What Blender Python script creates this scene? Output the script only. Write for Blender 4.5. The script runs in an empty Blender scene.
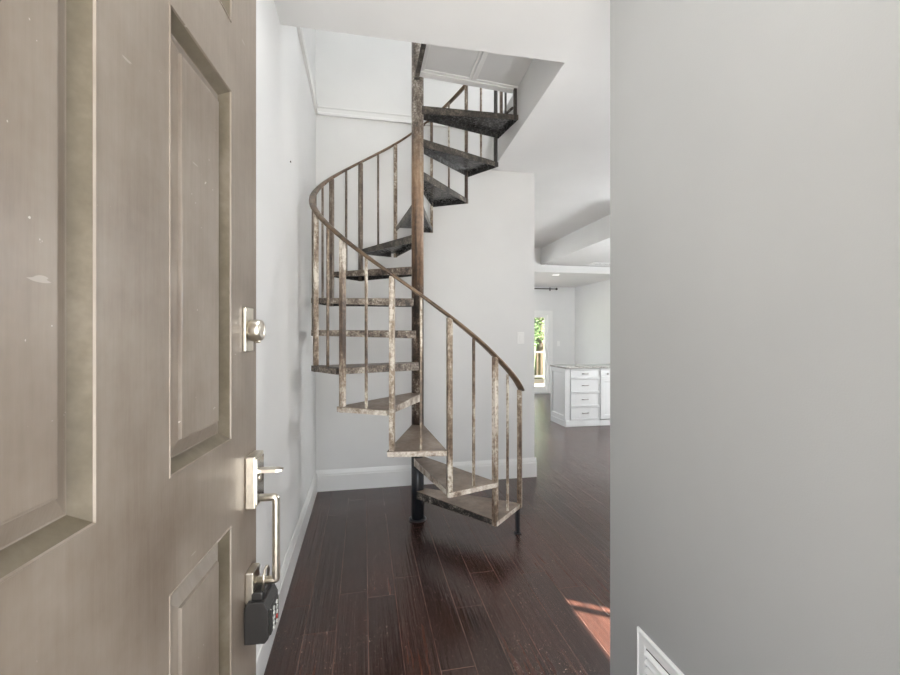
import bpy, bmesh, math, random
from mathutils import Vector, Matrix
C = bpy.context.scene.collection
random.seed(7)
PI = math.pi

# ------------------------------------------------------------------ materials
def newmat(name):
    m = bpy.data.materials.new(name); m.use_nodes = True
    nt = m.node_tree
    return m, nt, nt.nodes['Principled BSDF']
def N(nt, t, **kw):
    n = nt.nodes.new(t)
    for k, v in kw.items(): setattr(n, k, v)
    return n
def noise(nt, co, scale, detail=3, rough=.55, vec_scale=None):
    if vec_scale:
        mp = N(nt, 'ShaderNodeMapping'); mp.inputs['Scale'].default_value = vec_scale
        nt.links.new(co, mp.inputs['Vector']); co = mp.outputs[0]
    n = N(nt, 'ShaderNodeTexNoise'); n.inputs['Scale'].default_value = scale
    n.inputs['Detail'].default_value = detail; n.inputs['Roughness'].default_value = rough
    nt.links.new(co, n.inputs['Vector'])
    return n.outputs['Fac']
def ramp(nt, fac, stops, interp='LINEAR'):
    r = N(nt, 'ShaderNodeValToRGB'); r.color_ramp.interpolation = interp
    el = r.color_ramp.elements
    while len(el) < len(stops): el.new(.5)
    for e, (p, c) in zip(el, stops):
        e.position = p; e.color = (c, c, c, 1) if isinstance(c, (int, float)) else (*c, 1)
    nt.links.new(fac, r.inputs[0]); return r.outputs[0]
def mth(nt, op, a, b=None, c=None):
    m = N(nt, 'ShaderNodeMath', operation=op)
    for i, v in enumerate((a, b, c)):
        if v is None: continue
        if isinstance(v, (int, float)): m.inputs[i].default_value = v
        else: nt.links.new(v, m.inputs[i])
    return m.outputs[0]
def mix(nt, fac, a, b, mode='MIX'):
    m = N(nt, 'ShaderNodeMix', data_type='RGBA', blend_type=mode)
    for s, v in ((m.inputs['Factor'], fac), (m.inputs['A'], a), (m.inputs['B'], b)):
        if isinstance(v, (int, float)): s.default_value = v
        elif isinstance(v, tuple): s.default_value = (*v, 1)
        else: nt.links.new(v, s)
    # sockets named A/B are duplicated per type; pick the colour ones
    return m.outputs['Result']
def mixc(nt, fac, a, b):
    m = N(nt, 'ShaderNodeMixRGB')
    for s, v in zip(m.inputs, (fac, a, b)):
        if isinstance(v, (int, float)): s.default_value = v
        elif isinstance(v, tuple): s.default_value = (*v, 1)
        else: nt.links.new(v, s)
    return m.outputs[0]
def bump(nt, b, h, strength, dist=.002):
    n = N(nt, 'ShaderNodeBump'); n.inputs['Strength'].default_value = strength
    n.inputs['Distance'].default_value = dist
    nt.links.new(h, n.inputs['Height']); nt.links.new(n.outputs[0], b.inputs['Normal'])
def objco(nt): return N(nt, 'ShaderNodeTexCoord').outputs['Object']
def worldco(nt): return N(nt, 'ShaderNodeNewGeometry').outputs['Position']

def painted(name, col, rough=.6, var=.03, bscale=180, bs=.12, spec=.4):
    m, nt, b = newmat(name)
    co = worldco(nt)
    n1 = noise(nt, co, 1.7, 3)
    c = ramp(nt, n1, [(.3, tuple(x*(1-var) for x in col)), (.7, tuple(min(1, x*(1+var*.5)) for x in col))])
    nt.links.new(c, b.inputs['Base Color'])
    b.inputs['Roughness'].default_value = rough
    b.inputs['Specular IOR Level'].default_value = spec
    bump(nt, b, noise(nt, co, bscale, 2), bs, .001)
    return m
M = {}
M['wall'] = painted('wall_paint', (.76, .762, .758), .55)
M['wall_up'] = painted('upper_wall_paint', (.80, .80, .79), .6)
M['near_wall'] = painted('shaded_wall_paint', (.378, .38, .374), .55, .04, 260, .25)  # wall paint darkened to stand in for weaker light on this wall
M['ceil'] = painted('ceiling_paint', (.74, .74, .735), .75, .03, 90, .15)
M['trim'] = painted('trim_paint', (.84, .84, .83), .32, .01, 60, .02, .5)
M['cab'] = painted('cabinet_paint', (.62, .63, .63), .35, .015, 60, .02, .5)
M['plastic'] = painted('white_plastic', (.86, .86, .85), .3, .01, 60, .0, .5)
M['ext'] = painted('exterior_render', (.45, .43, .40), .8)

def simple(name, col, rough, metal=0, emit=None):
    m, nt, b = newmat(name)
    n1 = noise(nt, objco(nt), 60, 2)
    nt.links.new(ramp(nt, n1, [(.3, tuple(x*.88 for x in col)), (.7, col)]), b.inputs['Base Color'])
    b.inputs['Roughness'].default_value = rough; b.inputs['Metallic'].default_value = metal
    if emit:
        b.inputs['Emission Color'].default_value = (*emit[0], 1); b.inputs['Emission Strength'].default_value = emit[1]
    return m
M['nickel'] = simple('satin_nickel', (.74, .69, .60), .28, 1)
M['nickel_face'] = simple('polished_nickel', (.66, .65, .62), .12, 1)
M['black_plastic'] = simple('black_rubber', (.020, .018, .017), .45)
M['grey_key'] = simple('grey_key_print', (.55, .55, .53), .5)
M['red_key'] = simple('red_key_print', (.45, .05, .04), .5)
M['black_iron'] = simple('black_iron', (.018, .02, .024), .3)
M['duct_shade'] = simple('duct_shade_black', (.02, .02, .02), .8)  # black of flat vent sheets, stands in for the shade inside
M['rod'] = simple('bronze_rod', (.06, .05, .045), .4, .6)
M['pull'] = simple('pewter_pull', (.25, .24, .22), .35, 1)
M['panel'] = simple('added_light_panel', (.9, .9, .88), .4, 0, ((.975, .988, 1), 8.5))  # glowing face of the added hall ceiling panel
M['lamp'] = simple('lamp_lens', (.9, .9, .88), .4, 0, ((1, .98, .95), .75))
M['bark'] = simple('bark', (.10, .07, .05), .9)
M['deck'] = simple('deck_wood', (.42, .36, .30), .7)
M['rail_wood'] = simple('rail_wood', (.40, .32, .24), .7)

def leaf_mat():
    m, nt, b = newmat('leaves')
    n1 = noise(nt, worldco(nt), 3.5, 3)
    nt.links.new(ramp(nt, n1, [(.3, (.02, .05, .012)), (.5, (.06, .12, .025)), (.7, (.15, .24, .06))]), b.inputs['Base Color'])
    b.inputs['Roughness'].default_value = .6
    return m
M['leaf'] = leaf_mat()

def grass_mat():
    m, nt, b = newmat('lawn')
    nt.links.new(ramp(nt, noise(nt, worldco(nt), 4, 4), [(.3, (.07, .13, .03)), (.7, (.16, .24, .07))]), b.inputs['Base Color'])
    b.inputs['Roughness'].default_value = .9
    return m
M['lawn'] = grass_mat()

def granite():
    m, nt, b = newmat('granite')
    nt.links.new(ramp(nt, noise(nt, objco(nt), 55, 4, .8), [(.38, (.07, .065, .06)), (.5, (.30, .29, .27)), (.62, (.55, .53, .5))]), b.inputs['Base Color'])
    b.inputs['Roughness'].default_value = .15
    return m
M['granite'] = granite()

def glass():
    m, nt, b = newmat('pane_glass')
    out = nt.nodes['Material Output']; nt.nodes.remove(b)
    t = N(nt, 'ShaderNodeBsdfTransparent'); g = N(nt, 'ShaderNodeBsdfGlossy'); g.inputs['Roughness'].default_value = .02
    mx = N(nt, 'ShaderNodeMixShader'); mx.inputs[0].default_value = .07
    nt.links.new(t.outputs[0], mx.inputs[1]); nt.links.new(g.outputs[0], mx.inputs[2]); nt.links.new(mx.outputs[0], out.inputs[0])
    return m
M['glass'] = glass()

def floor_mat():
    m, nt, b = newmat('dark_hardwood')
    co = worldco(nt)
    sp = N(nt, 'ShaderNodeSeparateXYZ'); nt.links.new(co, sp.inputs[0])
    W = .1474
    xs = mth(nt, 'DIVIDE', mth(nt, 'SUBTRACT', sp.outputs[0], .022 - W*60), W)
    bid = mth(nt, 'FLOOR', xs); fx = mth(nt, 'FRACT', xs)
    wn = N(nt, 'ShaderNodeTexWhiteNoise', noise_dimensions='1D'); nt.links.new(bid, wn.inputs['W'])
    off = mth(nt, 'MULTIPLY', wn.outputs['Value'], 5.3)
    ys = mth(nt, 'DIVIDE', mth(nt, 'ADD', sp.outputs[1], off), 1.35)
    yid = mth(nt, 'FLOOR', ys); fy = mth(nt, 'FRACT', ys)
    cb = N(nt, 'ShaderNodeCombineXYZ'); nt.links.new(bid, cb.inputs[0]); nt.links.new(yid, cb.inputs[1])
    w2 = N(nt, 'ShaderNodeTexWhiteNoise', noise_dimensions='2D'); nt.links.new(cb.outputs[0], w2.inputs['Vector'])
    # grain, shifted per board
    cg = N(nt, 'ShaderNodeCombineXYZ')
    nt.links.new(mth(nt, 'ADD', mth(nt, 'MULTIPLY', sp.outputs[0], 26), mth(nt, 'MULTIPLY', w2.outputs['Value'], 40)), cg.inputs[0])
    nt.links.new(mth(nt, 'MULTIPLY', sp.outputs[1], 1.6), cg.inputs[1])
    gr = N(nt, 'ShaderNodeTexNoise'); gr.inputs['Scale'].default_value = 1.4; gr.inputs['Detail'].default_value = 5
    nt.links.new(cg.outputs[0], gr.inputs['Vector'])
    base = ramp(nt, gr.outputs['Fac'], [(.3, (.022, .0100, .0072)), (.55, (.055, .0225, .0160)), (.80, (.076, .034, .024))])
    var = ramp(nt, w2.outputs['Value'], [(0, (.55, .50, .48)), (1, (1.15, 1.15, 1.15))])
    mm = N(nt, 'ShaderNodeMixRGB', blend_type='MULTIPLY'); mm.inputs[0].default_value = 1
    nt.links.new(base, mm.inputs[1]); nt.links.new(var, mm.inputs[2])
    # seams
    ex = mth(nt, 'MINIMUM', fx, mth(nt, 'SUBTRACT', 1, fx))
    sx = mth(nt, 'LESS_THAN', ex, .010)
    ey = mth(nt, 'MINIMUM', fy, mth(nt, 'SUBTRACT', 1, fy))
    sy = mth(nt, 'LESS_THAN', ey, .0011)
    seam = mth(nt, 'MAXIMUM', sx, sy)
    seam_glint = mth(nt, 'MULTIPLY', seam, ramp(nt, noise(nt, co, 5, 2), [(.36, .22), (.60, .85)]))
    c1 = mixc(nt, seam_glint, mm.outputs[0], (.17, .11, .09))  # paler seam colour paints in the reflection off the board bevels
    # wear: pale flecks and short scratches
    fl = ramp(nt, noise(nt, co, 85, 4, .65), [(.645, 0), (.68, 1)])
    ar = ramp(nt, noise(nt, co, 1.9, 2), [(.48, 0), (.66, 1)])
    mpr = N(nt, 'ShaderNodeMapping'); mpr.inputs['Rotation'].default_value = (0, 0, .5); mpr.inputs['Scale'].default_value = (26, 3, 1); nt.links.new(co, mpr.inputs['Vector'])
    mpq = N(nt, 'ShaderNodeMapping'); mpq.inputs['Rotation'].default_value = (0, 0, -.8); mpq.inputs['Scale'].default_value = (30, 2.5, 1); nt.links.new(co, mpq.inputs['Vector'])
    sc = mth(nt, 'MAXIMUM', ramp(nt, noise(nt, mpr.outputs[0], 22, 2, .5), [(.69, 0), (.71, 1)]), ramp(nt, noise(nt, mpq.outputs[0], 19, 2, .5), [(.69, 0), (.71, 1)]))
    wear = mth(nt, 'MULTIPLY', mth(nt, 'MAXIMUM', fl, mth(nt, 'MULTIPLY', sc, .8)), mth(nt, 'ADD', mth(nt, 'MULTIPLY', ar, .75), .22))
    c2 = mixc(nt, wear, c1, (.48, .40, .34))
    nt.links.new(c2, b.inputs['Base Color'])
    b.inputs['Roughness'].default_value = .25
    b.inputs['Specular IOR Level'].default_value = .7
    # hand scraped ridges along the boards + seam groove
    rid = noise(nt, co, 1, 3, .6, (52, 1.5, 1))
    wav = noise(nt, co, 1, 2, .5, (9, 7, 1))
    hh = mth(nt, 'SUBTRACT', mth(nt, 'ADD', rid, mth(nt, 'MULTIPLY', wav, .5)), mth(nt, 'MULTIPLY', seam, .6))
    tilt = mth(nt, 'MULTIPLY', mth(nt, 'MULTIPLY', mth(nt, 'SUBTRACT', fx, .5), mth(nt, 'SUBTRACT', w2.outputs['Value'], .5)), 2.2)
    bump(nt, b, mth(nt, 'ADD', hh, tilt), .9, .003)
    return m
M['floor'] = floor_mat()

def door_mat():
    m, nt, b = newmat('taupe_door_paint')
    co = objco(nt)
    g = noise(nt, co, 1, 5, .65, (70, 10, 5))
    bl = noise(nt, co, 3.1, 5, .65)
    c = ramp(nt, mth(nt, 'ADD', mth(nt, 'MULTIPLY', g, .2), mth(nt, 'MULTIPLY', bl, .8)), [(.36, (.165, .128, .100)), (.5, (.225, .186, .152)), (.64, (.280, .240, .203))])
    sp = ramp(nt, noise(nt, co, 75, 2, .6), [(.745, 0), (.765, 1)])
    sc = ramp(nt, noise(nt, co, 9, 2, .5, (1, 1, 7)), [(.735, 0), (.745, 1)])
    c = mixc(nt, mth(nt, 'MULTIPLY', mth(nt, 'MAXIMUM', sp, mth(nt, 'MULTIPLY', sc, .4)), .6), c, (.66, .62, .56))
    nt.links.new(c, b.inputs['Base Color'])
    nt.links.new(ramp(nt, bl, [(.3, .30), (.7, .46)]), b.inputs['Roughness'])
    b.inputs['Specular IOR Level'].default_value = .55
    bump(nt, b, noise(nt, co, 1, 4, .6, (220, 220, 14)), .22, .001)
    return m
M['door'] = door_mat()

def worn(name, stops, rough=(.35, .6), scale=9, metal=.0, fine=.35, vs=None):
    m, nt, b = newmat(name)
    co = worldco(nt)
    a = noise(nt, co, scale, 5, .72, vs)
    f = noise(nt, co, scale*9, 3, .7)
    mixed = mth(nt, 'ADD', mth(nt, 'MULTIPLY', a, 1-fine), mth(nt, 'MULTIPLY', f, fine))
    nt.links.new(ramp(nt, mixed, stops), b.inputs['Base Color'])
    nt.links.new(ramp(nt, f, [(.3, rough[0]), (.7, rough[1])]), b.inputs['Roughness'])
    b.inputs['Metallic'].default_value = metal
    bump(nt, b, f, .3, .001)
    return m
K = (.028, .024, .021)
M['door_groove_shade'] = worn('shaded_door_moulding', [(.35, (.095, .078, .052)), (.5, (.125, .104, .072)), (.66, (.17, .145, .11))], (.35, .5), 6, 0, .2)  # darker olive slopes: shade of the panel moulding put into the colour
def pole_mat():
    m, nt, b = newmat('worn_pole')
    co = worldco(nt)
    def mixed(scale, vs, fine):
        a = noise(nt, co, scale, 5, .72, vs); f = noise(nt, co, scale*9, 3, .7)
        return mth(nt, 'ADD', mth(nt, 'MULTIPLY', a, 1-fine), mth(nt, 'MULTIPLY', f, fine)), f
    n1, f1 = mixed(11, (1, 1, .5), .35)
    low = ramp(nt, n1, [(.42, (.022, .02, .018)), (.50, (.07, .052, .04)), (.56, (.18, .13, .10)), (.61, (.55, .50, .43))])
    n2, f2 = mixed(3.6, (3.0, 3.0, .25), .18)
    mid = ramp(nt, n2, [(.36, (.045, .030, .022)), (.43, (.11, .068, .043)), (.51, (.215, .132, .080)), (.59, (.31, .215, .14)), (.66, (.46, .38, .29))])
    n3, f3 = mixed(9, (1, 1, .5), .4)
    top = ramp(nt, n3, [(.40, (.05, .043, .037)), (.47, (.13, .105, .085)), (.54, (.26, .22, .185)), (.61, (.5, .47, .42))])
    sp = N(nt, 'ShaderNodeSeparateXYZ'); nt.links.new(co, sp.inputs[0])
    z = mth(nt, 'ADD', sp.outputs[2], mth(nt, 'MULTIPLY', mth(nt, 'SUBTRACT', noise(nt, co, 14, 4, .7), .5), .5))
    k1 = ramp(nt, mth(nt, 'MULTIPLY', z, .2), [(.336, 0), (.358, 1)])
    k2 = ramp(nt, mth(nt, 'MULTIPLY', z, .2), [(.53, 0), (.60, 1)])
    nt.links.new(mixc(nt, k2, mixc(nt, k1, low, mid), top), b.inputs['Base Color'])
    b.inputs['Roughness'].default_value = .38; b.inputs['Metallic'].default_value = .15
    bump(nt, b, f1, .3, .001)
    return m
M['pole'] = pole_mat()
M['handrail'] = worn('bronze_handrail', [(.36, (.055, .037, .026)), (.5, (.155, .102, .064)), (.62, (.24, .168, .110)), (.70, (.38, .31, .24))], (.25, .42), 4, .3, .2)
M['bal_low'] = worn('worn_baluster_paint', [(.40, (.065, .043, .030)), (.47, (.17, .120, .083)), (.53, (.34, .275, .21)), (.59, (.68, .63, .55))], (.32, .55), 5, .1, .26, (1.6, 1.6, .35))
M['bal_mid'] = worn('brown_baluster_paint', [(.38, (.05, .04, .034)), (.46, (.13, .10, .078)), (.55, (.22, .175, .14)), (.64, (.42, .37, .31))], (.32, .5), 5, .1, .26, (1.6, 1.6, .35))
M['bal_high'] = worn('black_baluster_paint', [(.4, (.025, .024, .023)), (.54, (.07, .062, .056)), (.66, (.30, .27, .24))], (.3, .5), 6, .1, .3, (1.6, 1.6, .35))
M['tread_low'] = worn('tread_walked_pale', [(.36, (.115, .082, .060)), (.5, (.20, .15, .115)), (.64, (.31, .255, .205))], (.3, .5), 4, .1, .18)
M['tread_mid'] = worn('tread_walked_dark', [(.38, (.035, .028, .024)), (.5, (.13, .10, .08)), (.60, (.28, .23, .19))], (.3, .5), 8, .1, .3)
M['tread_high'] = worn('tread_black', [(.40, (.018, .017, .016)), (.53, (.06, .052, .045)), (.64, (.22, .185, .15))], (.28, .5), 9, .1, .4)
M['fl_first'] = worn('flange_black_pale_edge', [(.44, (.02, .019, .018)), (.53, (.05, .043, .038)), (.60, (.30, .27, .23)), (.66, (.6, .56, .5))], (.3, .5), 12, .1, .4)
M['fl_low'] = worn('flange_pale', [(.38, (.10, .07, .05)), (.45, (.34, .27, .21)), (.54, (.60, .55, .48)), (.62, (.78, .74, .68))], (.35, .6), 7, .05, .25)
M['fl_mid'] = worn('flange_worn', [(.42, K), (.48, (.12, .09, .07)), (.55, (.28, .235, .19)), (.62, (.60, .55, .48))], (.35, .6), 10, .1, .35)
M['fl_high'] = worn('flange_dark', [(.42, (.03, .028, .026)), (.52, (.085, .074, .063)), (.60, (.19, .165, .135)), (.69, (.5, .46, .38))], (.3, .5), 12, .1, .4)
M['pan'] = worn('tread_underside', [(.38, (.042, .041, .040)), (.62, (.060, .058, .057)), (.75, (.085, .082, .079))], (.2, .32), 5, .1, .08)

# ------------------------------------------------------------------ mesh helpers
def mk(): return bmesh.new()
def box(bm, x0, x1, y0, y1, z0, z1, mi=0):
    vs = [bm.verts.new((x, y, z)) for x in (x0, x1) for y in (y0, y1) for z in (z0, z1)]
    q = ((0, 1, 3, 2), (4, 6, 7, 5), (0, 4, 5, 1), (2, 3, 7, 6), (0, 2, 6, 4), (1, 5, 7, 3))
    for f in q:
        ff = bm.faces.new([vs[i] for i in f]); ff.material_index = mi
    return vs
def prism(bm, poly, z0, z1, mi=0):
    a = [bm.verts.new((x, y, z0)) for x, y in poly]; b = [bm.verts.new((x, y, z1)) for x, y in poly]
    n = len(poly)
    fs = [bm.faces.new(a[::-1]), bm.faces.new(b)]
    for i in range(n): fs.append(bm.faces.new((a[i], a[(i+1) % n], b[(i+1) % n], b[i])))
    for f in fs: f.material_index = mi
def tube(bm, pts, r, seg=12, cap=True, smooth=True, mi=0):
    pts = [Vector(p) for p in pts]; rings = []
    up0 = None
    for i, p in enumerate(pts):
        d = (pts[min(i+1, len(pts)-1)] - pts[max(i-1, 0)]).normalized()
        if up0 is None:
            up0 = Vector((0, 0, 1)) if abs(d.z) < .9 else Vector((1, 0, 0))
        s = d.cross(up0).normalized(); u = s.cross(d).normalized(); up0 = u
        rr = r[i] if isinstance(r, (list, tuple)) else r
        rings.append([bm.verts.new(p + rr*(math.cos(2*PI*k/seg)*s + math.sin(2*PI*k/seg)*u)) for k in range(seg)])
    for a, b in zip(rings, rings[1:]):
        for k in range(seg):
            f = bm.faces.new((a[k], a[(k+1) % seg], b[(k+1) % seg], b[k])); f.smooth = smooth; f.material_index = mi
    if cap:
        bm.faces.new(rings[0][::-1]).material_index = mi; bm.faces.new(rings[-1]).material_index = mi
def lathe(bm, c, axis, prof, seg=24, mi=0):   # prof: (distance along axis, radius)
    c = Vector(c); axis = Vector(axis).normalized()
    s = axis.orthogonal().normalized(); u = axis.cross(s)
    rings = [[bm.verts.new(c + axis*h + r*(math.cos(2*PI*k/seg)*s + math.sin(2*PI*k/seg)*u)) for k in range(seg)] for h, r in prof]
    for a, b in zip(rings, rings[1:]):
        for k in range(seg):
            f = bm.faces.new((a[k], a[(k+1) % seg], b[(k+1) % seg], b[k])); f.smooth = True; f.material_index = mi
    bm.faces.new(rings[0][::-1]).material_index = mi; bm.faces.new(rings[-1]).material_index = mi
def origin_of(p):
    while p is not None:
        if p.type == 'EMPTY': return p.location
        p = p.parent
    return Vector((0, 0, 0))
def obj(name, bm, mats, parent=None, bevel=0, seg=2, local=False, sharp=True):
    if parent is not None and not local:
        o_ = origin_of(parent)
        bmesh.ops.translate(bm, verts=bm.verts, vec=-Vector(o_))
    bmesh.ops.recalc_face_normals(bm, faces=bm.faces)
    me = bpy.data.meshes.new(name); bm.to_mesh(me); bm.free()
    for mm_ in (mats if isinstance(mats, (list, tuple)) else [mats]): me.materials.append(mm_)
    o = bpy.data.objects.new(name, me); C.objects.link(o)
    if parent is not None: o.parent = parent
    if bevel:
        md = o.modifiers.new('bevel', 'BEVEL'); md.width = bevel; md.segments = seg; md.limit_method = 'ANGLE'; md.angle_limit = math.radians(40)
    return o
def thing(name, label, cat, loc=(0, 0, 0), rz=0, group=None, kind=None):
    o = bpy.data.objects.new(name, None); C.objects.link(o); o.empty_display_size = .1
    o.location = loc; o.rotation_euler = (0, 0, rz)
    if label: o['label'] = label
    if cat: o['category'] = cat
    if group: o['group'] = group
    if kind: o['kind'] = kind
    return o
def tag(o, label, cat, group=None):
    o['label'] = label; o['category'] = cat
    if group: o['group'] = group
    return o
def struct(name, bm, m, label=None, cat=None, bevel=0):
    o = obj(name, bm, m, None, bevel); o['kind'] = 'structure'
    if label: o['label'] = label
    if cat: o['category'] = cat
    return o

# ------------------------------------------------------------------ the place (metres; +Y runs down the hall)
XL, YB, XE = -.42, 4.02, 1.66          # left wall face, stair back wall face, its right end
ZC, ZU, ZT = 3.0, 3.37, 5.9            # hall ceiling, upper floor level, upper ceiling
XR, YR = .98, 1.586                    # near right wall face and its far end
XK, YF = 5.05, 9.70                    # kitchen right wall, far wall
FX0, FX1 = 1.16, 1.225                 # right edge of the stairwell, near / far
YW = 2.35                              # near edge of the stairwell
YE0, YE1 = .02, .17                    # front wall of the house

bm = mk(); prism(bm, [(XL-.15, -.02), (XK+.15, -.02), (XK+.15, YF+.15), (XL-.15, YF+.15)], -.06, 0)
struct('floor', bm, M['floor'], 'dark reddish brown hardwood plank floor with scuffs', 'floor')

# left wall, two storeys in one plane
bm = mk(); box(bm, XL-.15, XL, YE0, YF+.15, 0, ZT+.1)
struct('wall_left', bm, M['wall'], 'pale grey wall beside the spiral stair', 'wall')
# wall behind the stair: lower storey, and upper storey above it
bm = mk(); box(bm, XL, XE, YB, YB+.13, 0, ZU)
struct('wall_back', bm, M['wall'], 'pale grey wall behind the spiral stair', 'wall')
bm = mk(); box(bm, XL, 3.2, YB, YB+.13, ZU, ZT)
struct('wall_upper_back', bm, M['wall_up'], 'white upper wall seen through the stairwell', 'wall')
bm = mk(); box(bm, XL, 3.2, YE0, YE1, ZU, ZT)
struct('wall_upper_front', bm, M['wall_up'], 'upper storey front wall', 'wall')
# near right wall
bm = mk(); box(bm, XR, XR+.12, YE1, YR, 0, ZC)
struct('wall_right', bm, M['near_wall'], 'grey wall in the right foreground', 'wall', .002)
# front wall with the entry opening
DX0, DX1, DH = -.395, .72, 2.47
bm = mk(); box(bm, DX1, 3.2, YE0, YE1, 0, ZC); box(bm, XL, DX0, YE0, YE1, 0, ZC); box(bm, DX0, DX1, YE0, YE1, DH, ZC)
struct('wall_front', bm, M['wall'], 'front wall around the entry opening', 'wall')
# front room side wall, window opening
WY0, WY1, WZ0, WZ1 = .20, .80, .85, 2.14
bm = mk()
box(bm, 3.2, 3.33, .02, WY0, 0, ZC); box(bm, 3.2, 3.33, WY1, 3.2, 0, ZC)
box(bm, 3.2, 3.33, WY0, WY1, 0, WZ0); box(bm, 3.2, 3.33, WY0, WY1, WZ1, ZC)
struct('wall_side', bm, M['wall'], 'side wall of the front room with a sunny window', 'wall')
bm = mk(); box(bm, 3.33, XK, 3.07, 3.2, 0, ZC)
struct('wall_kitchen_near', bm, M['wall'], 'near wall of the kitchen', 'wall')
bm = mk(); box(bm, XK, XK+.15, 3.07, YF+.15, 0, ZC)
struct('wall_kitchen_right', bm, M['wall'], 'pale wall above the kitchen cabinets', 'wall')
# far wall with the glazed door
GX0, GX1, GZ1 = 2.5, 4.44, 1.96
bm = mk()
box(bm, XL, .2, YF, YF+.15, 0, ZC); box(bm, 1.9, GX0, YF, YF+.15, 0, ZC); box(bm, .2, 1.9, YF, YF+.15, 0, .9); box(bm, .2, 1.9, YF, YF+.15, 2.2, ZC); box(bm, GX1, XK+.15, YF, YF+.15, 0, ZC); box(bm, GX0, GX1, YF, YF+.15, GZ1, ZC)
struct('wall_far', bm, M['wall'], 'far pale grey kitchen wall', 'wall')

# ceilings / floor slab of the upper storey, with the stairwell cut out
bm = mk()
prism(bm, [(XL-.15, YE0), (3.33, YE0), (3.33, YW), (XL-.15, YW)], ZC, ZU)
prism(bm, [(FX0, YW), (3.33, YW), (3.33, 3.07), (XK+.15, 3.07), (XK+.15, YB+.13), (XE, YB+.13), (XE, YB), (FX1, YB)], ZC, ZU)
struct('ceiling', bm, M['ceil'], 'white hall ceiling with the stairwell opening', 'ceiling')
bm = mk(); box(bm, XL-.15, XK+.15, YB+.13, 7.44, ZC, ZU)
struct('ceiling_kitchen', bm, M['ceil'], 'white kitchen ceiling', 'ceiling')
bm = mk(); box(bm, XL-.15, XK+.15, 7.44, YF+.15, 2.56, ZC)
struct('ceiling_far', bm, M['ceil'], 'lower white ceiling before the far wall', 'ceiling')
bm = mk(); box(bm, 3.2, XK, 4.6, 7.44, 2.69, ZC)
struct('ceiling_soffit', bm, M['ceil'], 'dropped white ceiling box over the cabinets', 'ceiling')
bm = mk(); box(bm, XL-.15, 3.33, YE0, YB+.13, ZT, ZT+.12)
struct('ceiling_upper', bm, M['ceil'], 'upper storey ceiling', 'ceiling')
bm = mk(); box(bm, 3.2, 3.33, YE0, YB+.13, ZU, ZT)
struct('wall_upper_right', bm, M['wall_up'], 'upper storey right wall', 'wall')

# baseboards (stepped profile)
def baseboard(name, a, b, nrm, h=.187, z=0, label=None):
    a = Vector((*a, 0)); b = Vector((*b, 0)); n = Vector((*nrm, 0))
    prof = [(0, 0), (.017, 0), (.017, h*.74), (.013, h*.76), (.013, h*.83), (.009, h*.90), (.005, h*.97), (.003, h), (0, h)]
    bm = mk()
    r0 = [bm.verts.new(a + n*d + Vector((0, 0, z+t))) for d, t in prof]
    r1 = [bm.verts.new(b + n*d + Vector((0, 0, z+t))) for d, t in prof]
    k = len(prof)
    for i in range(k): bm.faces.new((r0[i], r0[(i+1) % k], r1[(i+1) % k], r1[i]))
    bm.faces.new(r0[::-1]); bm.faces.new(r1)
    return struct(name, bm, M['trim'], label, 'baseboard' if label else None)
baseboard('baseboard_left', (XL, .25), (XL, YB-.017), (1, 0), label='white baseboard along the left wall')
baseboard('baseboard_back', (XL, YB), (XE+.017, YB), (0, -1), label='white baseboard under the wall behind the stair')
baseboard('baseboard_end', (XE, YB), (XE, YB+.13), (1, 0), label='white baseboard wrapping the wall end')
baseboard('baseboard_far', (GX1+.1, YF), (XK, YF), (0, -1), .14, label='white baseboard on the far wall')
# upper-floor trim around the stairwell
def well_trim(name, a, b, nrm, label):
    a = Vector((*a, 0)); b = Vector((*b, 0)); n = Vector((*nrm, 0))
    prof = [(0, 0), (.022, 0), (.022, .018), (.014, .026), (.014, .06), (.020, .066), (.020, .078), (0, .084)]
    bm = mk()
    r0 = [bm.verts.new(a + n*d + Vector((0, 0, ZU+t))) for d, t in prof]
    r1 = [bm.verts.new(b + n*d + Vector((0, 0, ZU+t))) for d, t in prof]
    k = len(prof)
    for i in range(k): bm.faces.new((r0[i], r0[(i+1) % k], r1[(i+1) % k], r1[i]))
    bm.faces.new(r0[::-1]); bm.faces.new(r1)
    struct(name, bm, M['trim'], label, 'trim')
well_trim('trim_1', (XL, YB), (FX1, YB), (0, -1), 'white moulding high on the wall behind the stair')
well_trim('trim_2', (XL, YW), (XL, YB-.022), (1, 0), 'white moulding high on the left wall')

# window_1 : front-room window, window_added : unseen, added for kitchen fill light, window_3 : skylight
def framed(name, y0, y1, z0, z1, x0, x1, muntins, lab):
    t = thing(name, lab, 'window', ((x0+x1)/2, (y0+y1)/2, z0), kind='structure')
    bm = mk(); w = .035
    box(bm, x0, x1, y0, y1, z0, z0+w); box(bm, x0, x1, y0, y1, z1-w, z1)
    box(bm, x0, x1, y0, y0+w, z0+w, z1-w); box(bm, x0, x1, y1-w, y1, z0+w, z1-w)
    for my in muntins: box(bm, x0+.02, x1-.02, my-.012, my+.012, z0+w, z1-w)
    obj('window_frame', bm, M['trim'], t)
    bm = mk(); xm = (x0+x1)/2
    box(bm, xm-.003, xm+.003, y0+w, y1-w, z0+w, z1-w)
    obj('pane', bm, M['glass'], t)
framed('window_1', WY0, WY1, WZ0, WZ1, 3.22, 3.31, [.67], 'small window of the front room')
t = thing('window_added', 'added unseen window in the far wall for kitchen fill light', 'window', (1.05, YF, .9), kind='structure')  # unseen window, added to let fill light into the kitchen
bm = mk(); w = .04; y0, y1 = YF+.02, YF+.11
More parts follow.
